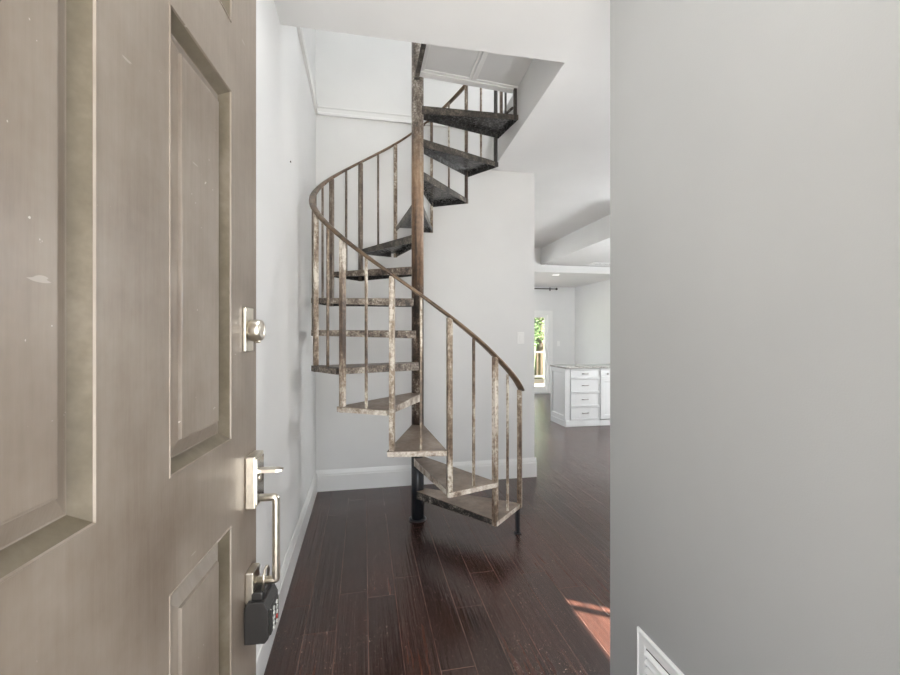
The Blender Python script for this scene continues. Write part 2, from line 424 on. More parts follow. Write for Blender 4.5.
box(bm, .2, 1.9, y0, y1, .9, .9+w); box(bm, .2, 1.9, y0, y1, 2.2-w, 2.2); box(bm, .2, .2+w, y0, y1, .9+w, 2.2-w); box(bm, 1.9-w, 1.9, y0, y1, .9+w, 2.2-w); box(bm, 1.03, 1.07, y0, y1, .9+w, 2.2-w)
obj('window_frame', bm, M['trim'], t)
bm = mk(); box(bm, .2+w, 1.9-w, YF+.06, YF+.066, .9+w, 2.2-w); obj('pane', bm, M['glass'], t)
# ------------------------------------------------------------------ entry door (six raised panels), open into the hall
door = thing('door_1', 'open taupe six panel entry door in the left foreground', 'door', (-.3746, .1925, .012), math.radians(90-4.73), kind='structure')
# local: x from hinge to lock edge, -y is the face seen from the hall
DWd, DHt, TH = 1.066, 2.43, .045
us = [0, .173, .444, .620, .891, DWd]
zs = [0, .26, .946, 1.144, 1.954, 2.112, 2.30, DHt]
bm = mk()
def panel(bm, x0, x1, z0, z1, side):
    f = 0 if side < 0 else TH
    loops = [(0, 0), (.0012, .0018), (.0030, .0018), (.0042, -.0015), (.022, -.020), (.024, -.0205), (.052, -.0105), (.0535, -.011), (.055, -.0055), (.058, -.005)]
    prev = None
    for ins, d in loops:
        y = f + (-d if side < 0 else d)
        r = [bm.verts.new(p) for p in ((x0+ins, y, z0+ins), (x1-ins, y, z0+ins), (x1-ins, y, z1-ins), (x0+ins, y, z1-ins))]
        if prev:
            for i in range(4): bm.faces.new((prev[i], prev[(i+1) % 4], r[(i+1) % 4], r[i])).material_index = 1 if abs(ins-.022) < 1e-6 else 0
        prev = r
    bm.faces.new(prev)
for side in (-1, 1):
    f = 0 if side < 0 else TH
    for i in range(5):
        for j in range(7):
            if i in (1, 3) and j in (1, 3, 5): panel(bm, us[i], us[i+1], zs[j], zs[j+1], side)
            else: bm.faces.new([bm.verts.new(p) for p in ((us[i], f, zs[j]), (us[i+1], f, zs[j]), (us[i+1], f, zs[j+1]), (us[i], f, zs[j+1]))])
for q in (((0, 0, 0), (0, TH, 0), (0, TH, DHt), (0, 0, DHt)), ((DWd, 0, 0), (DWd, TH, 0), (DWd, TH, DHt), (DWd, 0, DHt)),
          ((0, 0, 0), (DWd, 0, 0), (DWd, TH, 0), (0, TH, 0)), ((0, 0, DHt), (DWd, 0, DHt), (DWd, TH, DHt), (0, TH, DHt))):
    bm.faces.new([bm.verts.new(p) for p in q])
bmesh.ops.remove_doubles(bm, verts=bm.verts, dist=1e-5)
obj('door_leaf', bm, [M['door'], M['door_groove_shade']], door, local=True)
# deadbolt
Z0 = -.012
def L(z): return 1.0067*(z-.115)
bm = mk(); box(bm, L(1.072), L(1.130), -.008, 0, 1.358+Z0, 1.470+Z0)
dp = obj('deadbolt_plate', bm, M['nickel'], door, .002, local=True)
bm = mk(); lathe(bm, (L(1.101), -.008, 1.412+Z0), (0, -1, 0), [(0, .024), (.004, .0275), (.020, .0275), (.028, .0265), (.031, .024), (.0315, .017), (.0305, .016)])
obj('deadbolt_cylinder', bm, M['nickel'], dp, local=True)
bm = mk(); lathe(bm, (L(1.101), -.018, 1.383+Z0), (-.1, -1, 0), [(0, .003), (.014, .0042), (.017, .003)], 12)
obj('locking_pin', bm, M['nickel'], dp, local=True)
# latch plate with thumb piece
bm = mk(); box(bm, L(1.088), L(1.158), -.025, 0, .958+Z0, 1.091+Z0)
lp = obj('latch_plate', bm, M['nickel'], door, .003, local=True)
bm = mk(); box(bm, L(1.095), L(1.151), -.0275, -.0245, .966+Z0, 1.083+Z0)
lf = obj('plate_face', bm, M['nickel_face'], lp, .001, local=True)
bm = mk()
tl = [(-.024, .0045, .012), (-.040, .0045, .013), (-.070, .004, .013), (-.084, .002, .009)]
rg = []
for yv, hh_, ww in tl:
    zc_ = 1.048+Z0
    rg.append([bm.verts.new((L(1.12)+sx_*ww, yv, zc_+sz_*hh_)) for sx_, sz_ in ((-1, -1), (1, -1), (1, 1), (-1, 1))])
for a, b in zip(rg, rg[1:]):
    for q in range(4): bm.faces.new((a[q], a[(q+1) % 4], b[(q+1) % 4], b[q]))
bm.faces.new(rg[0]); bm.faces.new(rg[-1])
obj('thumb_latch', bm, M['nickel'], lp, local=True)
bm = mk(); lathe(bm, (L(1.12), -.0265, 1.030+Z0), (0, -1, 0), [(0, .0095), (.003, .0095), (.004, .007)], 16)
obj('keyhole_ring', bm, M['nickel'], lp, local=True)
bm = mk(); box(bm, L(1.088), L(1.142), -.020, 0, .717+Z0, .797+Z0)
obj('lower_plate', bm, M['nickel'], door, .003, local=True)
bm = mk()
gx = L(1.118)
def corner(c0, c1, c2, r=.007, n=5):
    c0, c1, c2 = map(Vector, (c0, c1, c2)); a = c1 + (c0-c1).normalized()*r; b = c1 + (c2-c1).normalized()*r
    return [(1-t)**2*a + 2*t*(1-t)*c1 + t*t*b for t in [i/n for i in range(n+1)]]
A, B_, C_, D_ = (gx, -.020, .977+Z0), (gx, -.068, .977+Z0), (gx, -.068, .762+Z0), (gx, -.018, .762+Z0)
tube(bm, [A] + corner(A, B_, C_) + corner(B_, C_, D_) + [D_], .0098, 14)
obj('grip_handle', bm, M['nickel'], door, local=True)
# hinges on the hinge edge
for hz in (.3, 1.22, 2.12):
    bm = mk(); lathe(bm, (-.006, TH+.004, hz-.05), (0, 0, 1), [(0, .006), (.1, .006)], 12)
    obj('hinge', bm, M['nickel'], door, local=True)

# entry frame
bm = mk()
box(bm, DX0, DX0+.018, YE0, YE1, 0, DH); box(bm, DX1-.03, DX1, YE0, YE1, 0, DH); box(bm, DX0+.018, DX1-.03, YE0, YE1, DH-.02, DH)
struct('trim_3', bm, M['trim'], 'white entry door frame', 'trim')

# key lockbox hanging on the grip
ca, sa = math.cos(door.rotation_euler.z), math.sin(door.rotation_euler.z)
def dw(x, y, z): return (door.location.x + ca*x - sa*y, door.location.y + sa*x + ca*y, z)
lb = thing('lockbox', 'black key lockbox hanging from the entry door handle', 'lockbox', dw(L(1.12), -.03, .625), door.rotation_euler.z)
bx0, bx1 = -.046, .046       # local x about the box centre; y negative = out from the door
def dpoly(bm, pr, x0, x1):
    a = [bm.verts.new((x0, y, z)) for y, z in pr]; b = [bm.verts.new((x1, y, z)) for y, z in pr]; n = len(pr)
    bm.faces.new(a); bm.faces.new(b[::-1])
    for i in range(n): bm.faces.new((a[i], b[i], b[(i+1) % n], a[(i+1) % n]))
bm = mk(); dpoly(bm, [(.027, 0), (-.022, 0), (-.030, .01), (-.030, .082), (-.020, .104), (.020, .104), (.027, .092)], bx0, bx1)
lbody = obj('lockbox_body', bm, M['black_plastic'], lb, .0018, 2, local=True)
bm = mk(); dpoly(bm, [(-.0295, .012), (-.0345, .014), (-.0345, .076), (-.0295, .080)], bx0+.012, bx1-.012)
obj('key_panel', bm, M['black_plastic'], lbody, .001, local=True)
for r in range(5):
    for c in (0, 1):
        bm = mk(); lathe(bm, (-.013+.026*c, -.0345, .020+.0125*r), (0, -1, 0), [(0, .0052), (.0025, .0052), (.0032, .0042)], 12)
        obj('key_button', bm, M['red_key'] if (r, c) == (1, 1) else M['grey_key'], lbody, local=True)
bm = mk(); dpoly(bm, [(-.014, .100), (-.014, .118), (-.009, .123), (.009, .123), (.014, .118), (.014, .100)], -.034, .034)
obj('shackle_block', bm, M['black_plastic'], lb, .003, 2, local=True)
bm = mk()
pts = [(-.021, -.01, .112)] + [(-.021*math.cos(a), -.012+.0*a, .150 + .019*math.sin(a)) for a in [i*PI/10 for i in range(11)]] + [(.021, -.01, .112)]
tube(bm, pts, .0036, 10)
obj('shackle', bm, M['nickel'], lb, local=True)

# ------------------------------------------------------------------ spiral staircase
CX, CY, R = .4036, 3.261, .774
T0, DT = math.radians(-31.73), math.radians(-25.52)
RISE, Zb, FL, HR = .2417, -.0164, .043, 1.043
def P(k, r=R):
    k0 = math.floor(k+1e-9); fr = k-k0
    a, b = T0+DT*k0, T0+DT*(k0+1)
    return (CX + r*((1-fr)*math.cos(a)+fr*math.cos(b)), CY + r*((1-fr)*math.sin(a)+fr*math.sin(b)))
st = thing('spiral_staircase', 'worn black and brown metal spiral staircase with open triangular treads', 'staircase', (CX, CY, 0))
bm = mk(); lathe(bm, (CX, CY, .012), (0, 0, 1), [(0, .0475), (.50, .0475)], 32)
lowp = obj('pole_base', bm, M['black_iron'], st); lowp['label'] = 'black lower pole'
bm = mk(); lathe(bm, (CX, CY, 0), (0, 0, 1), [(0, .066), (.008, .066), (.012, .05)], 32)
obj('base_plate', bm, M['black_iron'], st)
bm = mk(); lathe(bm, (CX, CY, .512), (0, 0, 1), [(0, .0462), (3.94, .0462), (3.96, .03)], 32)
obj('pole', bm, M['pole'], st)['label'] = 'chipped dark, copper brown and scuffed stretch of the pole'

DZ = {1: .006, 2: .010, 3: .016, 4: .014, 5: .004}
def ztop(n): return Zb + RISE*n + DZ.get(n, 0)
def tread(n):
    zt = ztop(n)
    sh = .07 if n in (3, 4, 5, 6) else .02
    FL = .033 if n <= 4 else .038
    a0, a1 = T0+DT*(n-1+sh), T0+DT*(n+sh)
    am = (a0+a1)/2
    RC = R+.014
    # wedge outline: two inner points by the pole, two outer corners
    def pt(a, r, off=0):
        return Vector((CX + r*math.cos(a) - off*math.sin(a), CY + r*math.sin(a) + off*math.cos(a)))
    inn, w = .022, .042
    i0 = Vector((CX + inn*math.cos(am) - w*math.sin(am), CY + inn*math.sin(am) + w*math.cos(am)))
    i1 = Vector((CX + inn*math.cos(am) + w*math.sin(am), CY + inn*math.sin(am) - w*math.cos(am)))
    o0, o1 = pt(a0, RC), pt(a1, RC)
    poly = [i0, o0, o1, i1]          # a0 > a1 (clockwise winding)
    zone = 'low' if n <= 4 else ('mid' if n <= 8 else 'high')
    bm = mk(); th = .004
    prism(bm, [tuple(p) for p in poly], zt-th, zt, 0)
    # underside skin
    bm2 = bm
    cen = sum(poly, Vector((0, 0)))/4
    ins = [p + (cen-p).normalized()*.006 for p in poly]
    fs = [bm2.verts.new((p.x, p.y, zt-th-.001)) for p in ins]
    f = bm2.faces.new(fs); f.material_index = 2
    # flanges : three sides, slightly thicker at the lip
    t_ = .005
    for a, b in ((i0, o0), (o0, o1), (o1, i1)):
        d = (b-a).normalized(); nn = Vector((-d.y, d.x))
        if (cen-a).dot(nn) < 0: nn = -nn
        q = [a, b, b+nn*t_, a+nn*t_]
        fh = [.060 if (e - Vector((CX, CY))).length < .1 else FL for e in (a, b, b, a)]
        va = [bm.verts.new((p.x, p.y, zt-h_)) for p, h_ in zip(q, fh)]; vb = [bm.verts.new((p.x, p.y, zt-th)) for p in q]
        fc = [bm.faces.new(va)]
        for i in range(4): fc.append(bm.faces.new((va[i], va[(i+1) % 4], vb[(i+1) % 4], vb[i])))
        for k, ff in enumerate(fc): ff.material_index = 1
        fc[3].material_index = 2          # inner side of the flange
        if n == 1 and b is i1: fc[1].material_index = 3
        # return lip
        l = .007
        q = [a, b, b+nn*l, a+nn*l]
        va = [bm.verts.new((p.x, p.y, zt-h_)) for p, h_ in zip(q, fh)]; vb = [bm.verts.new((p.x, p.y, zt-h_+.004)) for p, h_ in zip(q, fh)]
        for ff in (bm.faces.new(va), bm.faces.new(vb), bm.faces.new((va[2], va[3], vb[3], vb[2]))): ff.material_index = 2
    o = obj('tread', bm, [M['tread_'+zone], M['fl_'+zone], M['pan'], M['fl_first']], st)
    o['label'] = {'low': 'pale worn tread near the floor', 'mid': 'brown worn tread at mid height', 'high': 'black tread near the top'}[zone]
NT = 13
for n in range(1, NT+1): tread(n)

def bal(k, z0, z1, s, m, name='baluster', dz=None):
    x, y = P(k, R-.010 + (.016 if k == 0 else 0))
    if k != int(k): x, y = P(k, R-.004)
    a = T0+DT*k
    bm = mk()
    vs = box(bm, -s/2, s/2, -s/2, s/2, z0, z1)
    bmesh.ops.rotate(bm, verts=bm.verts, cent=(0, 0, 0), matrix=Matrix.Rotation(a, 3, 'Z'))
    bmesh.ops.translate(bm, verts=bm.verts, vec=(x, y, 0))
    return obj(name, bm, m, st, .0015, 1)
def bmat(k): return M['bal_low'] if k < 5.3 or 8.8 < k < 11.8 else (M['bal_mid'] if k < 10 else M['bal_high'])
def sm(a, b, k):
    t = min(1, max(0, (k-a)/(b-a))); return t*t*(3-2*t)
def railz(k): return Zb + RISE*k + HR - .033*sm(4.3, 6.6, k)*(1-sm(9, 11, k))
for k in range(0, NT+1):
    b0 = ztop(max(k, 1)) - (.033 if k <= 4 else .038) - (.003 if k else 0)
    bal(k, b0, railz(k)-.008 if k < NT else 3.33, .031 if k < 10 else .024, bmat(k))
    if k < NT:
        bal(k+.5, ztop(k+1), railz(k+.5)-.008, .015, bmat(k), 'thin_baluster')
# foot under the first tread
x, y = 1.066, 2.89
bm = mk(); box(bm, x-.012, x+.012, y-.012, y+.012, .006, ztop(1)-.004); box(bm, x-.022, x+.022, y-.022, y+.022, 0, .006)
obj('foot_post', bm, M['black_iron'], st, .001)
# handrail : moulded bar following a helix
prof = [(-.020, -.010), (.020, -.010), (.022, -.003), (.020, .006), (.012, .012), (0, .0145), (-.012, .012), (-.020, .006), (-.022, -.003)]
bm = mk(); rings = []
kk = -.02
NS = 150
for i in range(NS+1):
    k = -.03 + (NT+.6+.03)*i/NS
    a = T0+DT*k; rr = R-.010 + .026*max(0, 1-k)
    z = railz(k)
    er = Vector((math.cos(a), math.sin(a), 0)); tt = Vector((-math.sin(a), math.cos(a), 0))
    rings.append([bm.verts.new(Vector((CX, CY, z)) + er*(rr+u) + Vector((0, 0, v))) for u, v in prof])
np_ = len(prof)
for a, b in zip(rings, rings[1:]):
    for j in range(np_):
        f = bm.faces.new((a[j], a[(j+1) % np_], b[(j+1) % np_], b[j])); f.smooth = True
bm.faces.new(rings[0][::-1]); bm.faces.new(rings[-1])
obj('handrail', bm, M['handrail'], st)
# short post and toe bar where the guard rail of the landing begins
x0, y0 = P(12, R-.03); x1, y1 = P(13, R-.03)
bm = mk(); tube(bm, [(x0, y0, 3.20), (x1, y1, 3.18)], .010, 8)
obj('toe_bar', bm, M['bal_high'], st)
x, y = P(12.25, R+.0)
bm = mk(); box(bm, x-.011, x+.011, y-.011, y+.011, Zb+RISE*13, 4.1)
obj('guard_post', bm, M['bal_low'], st, .001)['label'] = 'paint flecked guard post'

# landing at the head of the stair: steel edge and boarded white underside
lx0, ly0, lz = .404, YW, 3.352
ld = thing('stair_landing', 'white boarded landing at the head of the spiral stair', 'landing', (.78, 2.8, lz))
def fx(y, g=.002): return FX0 + (FX1-FX0)*(y-YW)/(YB-YW) - g
ya, yb = 3.205, 3.285                 # far edge, at the pole and at the wall
def ye(x): return ya + (yb-ya)*(x-lx0)/(fx(yb)-lx0)
bm = mk(); prism(bm, [(lx0, ly0+.002), (fx(ly0), ly0+.002), (fx(yb), yb), (lx0, ya)], lz, lz+.06)
obj('platform', bm, M['ceil'], ld)
def strip(o0, o1, d):
    prism(bm, [(lx0, ya-o1), (fx(yb-o1), yb-o1), (fx(yb-o0), yb-o0), (lx0, ya-o0)], lz-d, lz)
bm = mk(); strip(.0, .055, .022); strip(.055, .075, .011)
obj('edge_trim', bm, M['trim'], ld, .003)
bm = mk(); box(bm, lx0, lx0+.035, ly0+.002, ya-.076, lz-.018, lz)
obj('edge_trim', bm, M['trim'], ld, .003)
bm = mk(); box(bm, .800, .838, ly0+.002, ye(.80)-.076, lz-.026, lz); box(bm, .780, .800, ly0+.002, ye(.78)-.076, lz-.010, lz)
obj('batten', bm, M['trim'], ld, .003)
bm = mk(); box(bm, lx0-.010, lx0-.001, ly0+.002, CY-.062, lz-.05, lz+.062); box(bm, lx0-.034, lx0-.010, ly0+.002, CY-.062, lz-.05, lz-.044)
obj('steel_edge', bm, M['bal_high'], ld)['label'] = 'black steel edge'

# ------------------------------------------------------------------ switches, vent
def switch(x, y, z, lab, s=1):
    t = thing('light_switch', lab, 'light switch', (x, y, z))
    bm = mk(); box(bm, x-.036*s, x+.036*s, y-.006, y, z-.058*s, z+.058*s); obj('switch_plate', bm, M['plastic'], t, .003)
    bm = mk(); box(bm, x-.016*s, x+.016*s, y-.010, y-.006, z-.032*s, z+.032*s); obj('rocker', bm, M['plastic'], t, .002)
switch(1.514, YB, 1.37, 'white rocker light switch on the wall behind the stair')
switch(4.62, YF, 1.19, 'small white switch on the far kitchen wall beside the glass door')

bm = mk(); lathe(bm, (XL-.004, 2.646, 2.41), (1, 0, 0), [(0, .003), (.008, .003), (.008, .007), (.010, .006)], 10)
tag(obj('screw', bm, M['rod']), 'small dark screw in the left wall', 'screw')
vt = thing('wall_vent', 'white metal air vent low on the near right wall', 'vent', (XR, 1.21, .045))
vy0, vy1, vz0, vz1 = 1.00, 1.402, .045, .342
bm = mk()
def ringx(bm, loops, y0, y1, z0, z1):
    prev = None
    for ins, d in loops:
        r = [bm.verts.new((XR-d, a, b)) for a, b in ((y0+ins, z0+ins), (y1-ins, z0+ins), (y1-ins, z1-ins), (y0+ins, z1-ins))]
        if prev:
            for i in range(4): bm.faces.new((prev[i], prev[(i+1) % 4], r[(i+1) % 4], r[i]))
        prev = r
ringx(bm, [(0, 0), (.001, .007), (.007, .0105), (.010, .0095), (.011, .0065), (.040, .0065), (.046, .003), (.046, -.0)], vy0, vy1, vz0, vz1)
obj('vent_frame', bm, M['trim'], vt)
bm = mk(); box(bm, XR-.0012, XR, vy0+.034, vy1-.034, vz0+.034, vz1-.034)
obj('vent_shade_sheet', bm, M['duct_shade'], vt)['label'] = 'black sheet painted as the shade in the opening'
nl = 7
for i in range(nl):
    z = vz1-.062 - i*(vz1-vz0-.124)/(nl-1)
    bm = mk()
    pr = [(XR-.0005, z+.0085), (XR-.002, z+.0105), (XR-.012, z-.002), (XR-.0125, z-.0065), (XR-.011, z-.0065)]
    a = [bm.verts.new((x, vy0+.050, zz)) for x, zz in pr]; b = [bm.verts.new((x, vy1-.050, zz)) for x, zz in pr]
    bm.faces.new(a); bm.faces.new(b[::-1])
    for j in range(5): bm.faces.new((a[j], b[j], b[(j+1) % 5], a[(j+1) % 5]))
    obj('louvre', bm, M['trim'], vt)

# ------------------------------------------------------------------ kitchen
YC0, YC1, XC0 = 6.08, 6.60, 3.02
def cab_front(bm, x0, x1, z0, z1, y, shaker=True, rail=.05):
    d = .018
    if not shaker: box(bm, x0, x1, y-d, y, z0, z1); return
    loops = [(0, d), (rail, d), (rail+.004, d-.008), (rail+.012, d-.009)]
    prev = [bm.verts.new((a, y, b)) for a, b in ((x0, z0), (x1, z0), (x1, z1), (x0, z1))]
    for ins, dd in loops:
        r = [bm.verts.new((a, y-dd, b)) for a, b in ((x0+ins, z0+ins), (x1-ins, z0+ins), (x1-ins, z1-ins), (x0+ins, z1-ins))]
        for i in range(4): bm.faces.new((prev[i], prev[(i+1) % 4], r[(i+1) % 4], r[i]))
        prev = r
    bm.faces.new(prev)
def pull(par, x, z, y):
    bm = mk(); tube(bm, [(x-.048, y, z), (x-.048, y-.022, z), (x-.035, y-.027, z), (x+.035, y-.027, z), (x+.048, y-.022, z), (x+.048, y, z)], .006, 8)
    obj('handle', bm, M['pull'], par)
# drawer cabinet
x0, x1 = XC0, 3.578
dc = thing('drawer_cabinet', 'white four drawer kitchen base cabinet at the counter end', 'cabinet', ((x0+x1)/2, (YC0+YC1)/2, 0))
bm = mk(); box(bm, x0, x1, YC0, YC1, .10, .885); obj('cabinet_body', bm, M['cab'], dc, .002)
bm = mk(); box(bm, x0-.014, x1, YC0-.014, YC1, 0, .088); box(bm, x0-.008, x1, YC0-.008, YC1, .088, .10); obj('plinth', bm, M['cab'], dc, .003)
bm = mk()   # framed end panel, facing the hall side
prev = [bm.verts.new((x0, a, b)) for a, b in ((YC0+.002, .102), (YC1-.002, .102), (YC1-.002, .883), (YC0+.002, .883))]
for ins, d in ((0, .016), (.060, .016), (.066, .003), (.072, .002)):
    r = [bm.verts.new((x0-d, a, b)) for a, b in ((YC0+.002+ins, .102+ins), (YC1-.002-ins, .102+ins), (YC1-.002-ins, .883-ins), (YC0+.002+ins, .883-ins))]
    for i in range(4): bm.faces.new((prev[i], prev[(i+1) % 4], r[(i+1) % 4], r[i]))
    prev = r
bm.faces.new(prev); obj('end_panel', bm, M['cab'], dc)
for z0, z1 in ((.742, .872), (.526, .733), (.312, .517), (.108, .303)):
    bm = mk(); cab_front(bm, 3.09, 3.567, z0, z1, YC0, True, .010)
    dr = obj('drawer', bm, M['cab'], dc, 0)
    pull(dr, 3.33, (z0+z1)/2, YC0-.010)
# door cabinets to its right
xs_ = [3.58, 4.07, 4.56, 5.045]
labs = ['white base cabinet right of the four drawer cabinet', 'white base cabinet between its twins right of the drawers', 'white base cabinet in the corner by the kitchen right wall']
for i, (a, b) in enumerate(zip(xs_, xs_[1:])):
    b -= .002
    t = thing('base_cabinet', labs[i], 'cabinet', ((a+b)/2, (YC0+YC1)/2, 0), group='white base cabinets under the granite counter')
    bm = mk(); box(bm, a, b, YC0, YC1, .10, .885); obj('cabinet_body', bm, M['cab'], t, .002)
    bm = mk(); box(bm, a, b, YC0-.014, YC1, 0, .088); obj('plinth', bm, M['cab'], t, .003)
    bm = mk(); cab_front(bm, a+.010, b-.010, .742, .872, YC0, True, .010); d = obj('drawer', bm, M['cab'], t)
    bm = mk(); lathe(bm, ((a+b)/2-.12, YC0-.010, .80), (0, -1, 0), [(0, .006), (.012, .007), (.018, .015), (.026, .015), (.029, .010)], 14); obj('knob', bm, M['pull'], d)
    bm = mk(); cab_front(bm, a+.010, b-.010, .108, .733, YC0, True, .055); d = obj('cabinet_door', bm, M['cab'], t)
    bm = mk(); lathe(bm, (b-.04, YC0-.018, .66), (0, -1, 0), [(0, .006), (.012, .007), (.018, .015), (.026, .015), (.029, .010)], 14); obj('knob', bm, M['pull'], d)
bm = mk(); box(bm, XC0-.018, XK-.002, YC0-.03, YC1+.02, .885, .915)
tag(obj('countertop', bm, M['granite'], None, .004), 'speckled grey granite countertop on the white cabinets', 'countertop')

# curtain rod
cr = thing('curtain_rod', 'dark curtain rod above the glass door', 'curtain rod', (3.5, YF-.09, 2.50))
bm = mk(); tube(bm, [(2.3, YF-.09, 2.50), (4.50, YF-.09, 2.50)], .012, 12); obj('rod', bm, M['rod'], cr)
for x, s in ((4.50, 1), (2.3, -1)):
    bm = mk(); lathe(bm, (x, YF-.09, 2.50), (s, 0, 0), [(0, .013), (.01, .016), (.02, .026), (.035, .028), (.05, .02), (.055, .006)], 16); obj('finial', bm, M['rod'], cr)
for x in (2.42, 4.40):
    bm = mk(); box(bm, x-.008, x+.008, YF-.09, YF, 2.492, 2.508); box(bm, x-.012, x+.012, YF-.008, YF, 2.46, 2.54); obj('bracket', bm, M['rod'], cr)

# recessed light and ceiling vent
rl = thing('recessed_light', 'small round recessed light in the far lowered ceiling', 'ceiling light', (3.62, 7.72, 2.56))
bm = mk(); lathe(bm, (3.62, 7.72, 2.562), (0, 0, -1), [(0, .085), (.006, .085), (.008, .070)], 24); obj('light_trim', bm, M['plastic'], rl)
bm = mk(); lathe(bm, (3.62, 7.72, 2.5515), (0, 0, -1), [(0, .062), (.002, .060)], 24); obj('lens', bm, M['lamp'], rl)
cv = thing('ceiling_vent', 'grey slatted air vent in the dropped ceiling box', 'vent', (4.35, 7.13, 2.69))
bm = mk(); box(bm, 4.0, 4.7, 7.0, 7.03, 2.682, 2.69); box(bm, 4.0, 4.7, 7.27, 7.30, 2.682, 2.69); box(bm, 4.0, 4.03, 7.03, 7.27, 2.682, 2.69); box(bm, 4.67, 4.7, 7.03, 7.27, 2.682, 2.69)
obj('vent_frame', bm, M['plastic'], cv)
bm = mk(); box(bm, 4.03, 4.67, 7.03, 7.27, 2.6885, 2.69); obj('vent_shade_sheet', bm, M['duct_shade'], cv)['label'] = 'black sheet painted as the shade in the opening'
for i in range(8):
    y = 7.05+.028*i
    bm = mk(); box(bm, 4.03, 4.67, y-.004, y+.004, 2.684, 2.687); obj('slat', bm, M['plastic'], cv)

# glass door at the far end
gd = thing('door_2', 'white framed glass door to the deck', 'door', ((GX0+GX1)/2, YF, 0), kind='structure')
bm = mk(); y0, y1 = YF-.03, YF+.10
box(bm, GX1-.10, GX1+.02, y0, y1, 0, GZ1+.02); box(bm, GX0-.02, GX0+.10, y0, y1, 0, GZ1+.02)
box(bm, GX0+.10, GX1-.10, y0, y1, GZ1-.06, GZ1+.02); box(bm, GX0+.10, GX1-.10, y0, y1, 0, .05)
obj('door_frame', bm, M['trim'], gd, .004)
bm = mk()
for a, b in ((GX0+.10, 3.5), (3.44, GX1-.10)):
    box(bm, a, a+.07, YF+.01, YF+.05, .05, GZ1-.06); box(bm, b-.07, b, YF+.01, YF+.05, .05, GZ1-.06)
    box(bm, a+.07, b-.07, YF+.01, YF+.05, .05, .16); box(bm, a+.07, b-.07, YF+.01, YF+.05, GZ1-.14, GZ1-.06)
obj('door_sash', bm, M['trim'], gd, .003)
bm = mk(); box(bm, GX0+.17, GX1-.17, YF+.028, YF+.033, .16, GZ1-.14); obj('pane', bm, M['glass'], gd)
bm = mk(); box(bm, GX1-.155, GX1-.125, YF-.02, YF+.01, .85, 1.05); obj('door_handle', bm, M['plastic'], gd, .003)

# ------------------------------------------------------------------ outside
bm = mk(); box(bm, -30, 45, YF+.16, 70, -.5, -.4); struct('ground', bm, M['lawn'], 'green lawn beyond the deck', 'ground')
bm = mk(); box(bm, -30, 45, -30, -.06, -.3, -.2); struct('ground_front', bm, M['ext'], 'front yard paving', 'ground')
dk = thing('deck', 'weathered wooden deck outside the glass door', 'deck', (3.8, 11.5, -.4))
bm = mk(); i = 0
yy = YF+.16
while yy < 13.0:
    box(bm, .5, 8.5, yy, yy+.135, -.06, -.02); yy += .142
obj('deck_boards', bm, M['deck'], dk)
bm = mk(); box(bm, .5, 8.5, YF+.16, 13.0, -.4, -.06); obj('joists', bm, M['deck'], dk)
YD = 12.8
dr = thing('deck_railing', 'white deck railing with brown spindles beyond the glass door', 'railing', (4.5, YD, -.02))
bm = mk(); box(bm, .5, 8.5, YD-.06, YD+.06, .84, .89); obj('top_rail', bm, M['trim'], dr, .004)
bm = mk(); box(bm, .5, 8.5, YD-.02, YD+.02, .06, .13); obj('bottom_rail', bm, M['trim'], dr, .004)
for x in (.55, 2.5, 4.4, 5.2, 6.4, 8.45):
    bm = mk(); box(bm, x-.05, x+.05, YD-.05, YD+.05, -.02, .95); obj('post', bm, M['trim'], dr, .004)
x = .7
while x < 8.4:
    if min(abs(x-p) for p in (.55, 2.5, 4.4, 5.2, 6.4, 8.45)) > .09:
        bm = mk(); box(bm, x-.022, x+.022, YD-.022, YD+.022, .13, .84); obj('spindle', bm, M['rail_wood'], dr)
    x += .13
def tree(x, y, h, r, seed, lab):
    rnd = random.Random(seed)
    t = thing('tree', lab, 'tree', (x, y, -.42), group='trees beyond the deck')
    bm = mk(); tube(bm, [(x, y, -.42), (x+.1, y, h*.3), (x-.05, y+.1, h*.7)], [.18, .13, .05], 10)
    for j in range(7):
        a = rnd.random()*6.28; z = h*(.3+.06*j)
        tube(bm, [(x, y, z), (x+r*.6*math.cos(a), y+r*.6*math.sin(a), z+h*.16)], [.05, .015], 6)
    obj('trunk', bm, M['bark'], t)
    bm = mk()
    for c in range(85):
        u = rnd.random()*6.28; v = rnd.uniform(-1, 1); q = rnd.random()**.4
        cx = x + r*q*math.cos(u)*math.sqrt(1-v*v); cy = y + r*q*math.sin(u)*math.sqrt(1-v*v); cz = h*.62 + h*.42*q*v
        for l in range(70):
            p = Vector((cx+rnd.gauss(0, .26), cy+rnd.gauss(0, .26), max(.1, cz+rnd.gauss(0, .24))))
            a = Vector((rnd.gauss(0, 1), rnd.gauss(0, 1), rnd.gauss(0, 1))).normalized(); b = a.orthogonal().normalized(); s = rnd.uniform(.05, .11)
            vs = [bm.verts.new(p+q_) for q_ in (a*s, b*s*.5, -a*s, -b*s*.5)]; bm.faces.new(vs)
    obj('foliage', bm, M['leaf'], t)
tree(6.6, 15.6, 5.2, 1.9, 1, 'nearest leafy green tree seen through the glass door')
tree(9.6, 20.5, 6.5, 2.4, 2, 'tall leafy green tree behind the nearest one')
tree(2.6, 18.0, 5.6, 2.0, 3, 'leafy green tree left of the others beyond the deck')
bm = mk(); box(bm, -.5, 9, YF+.16, 13.3, 2.9, 3.0); struct('ceiling_deck_sunblock', bm, M['ceil'], 'added unseen roof shading the deck', 'ceiling')  # unseen roof, added to keep sun off the railing
for px_ in (.55, 8.45):
    bm = mk(); box(bm, px_-.05, px_+.05, 13.14, 13.24, -.4, 2.9); tag(obj('deck_post', bm, M['trim']), ('left' if px_ < 1 else 'right')+' white post carrying the added deck roof', 'post')
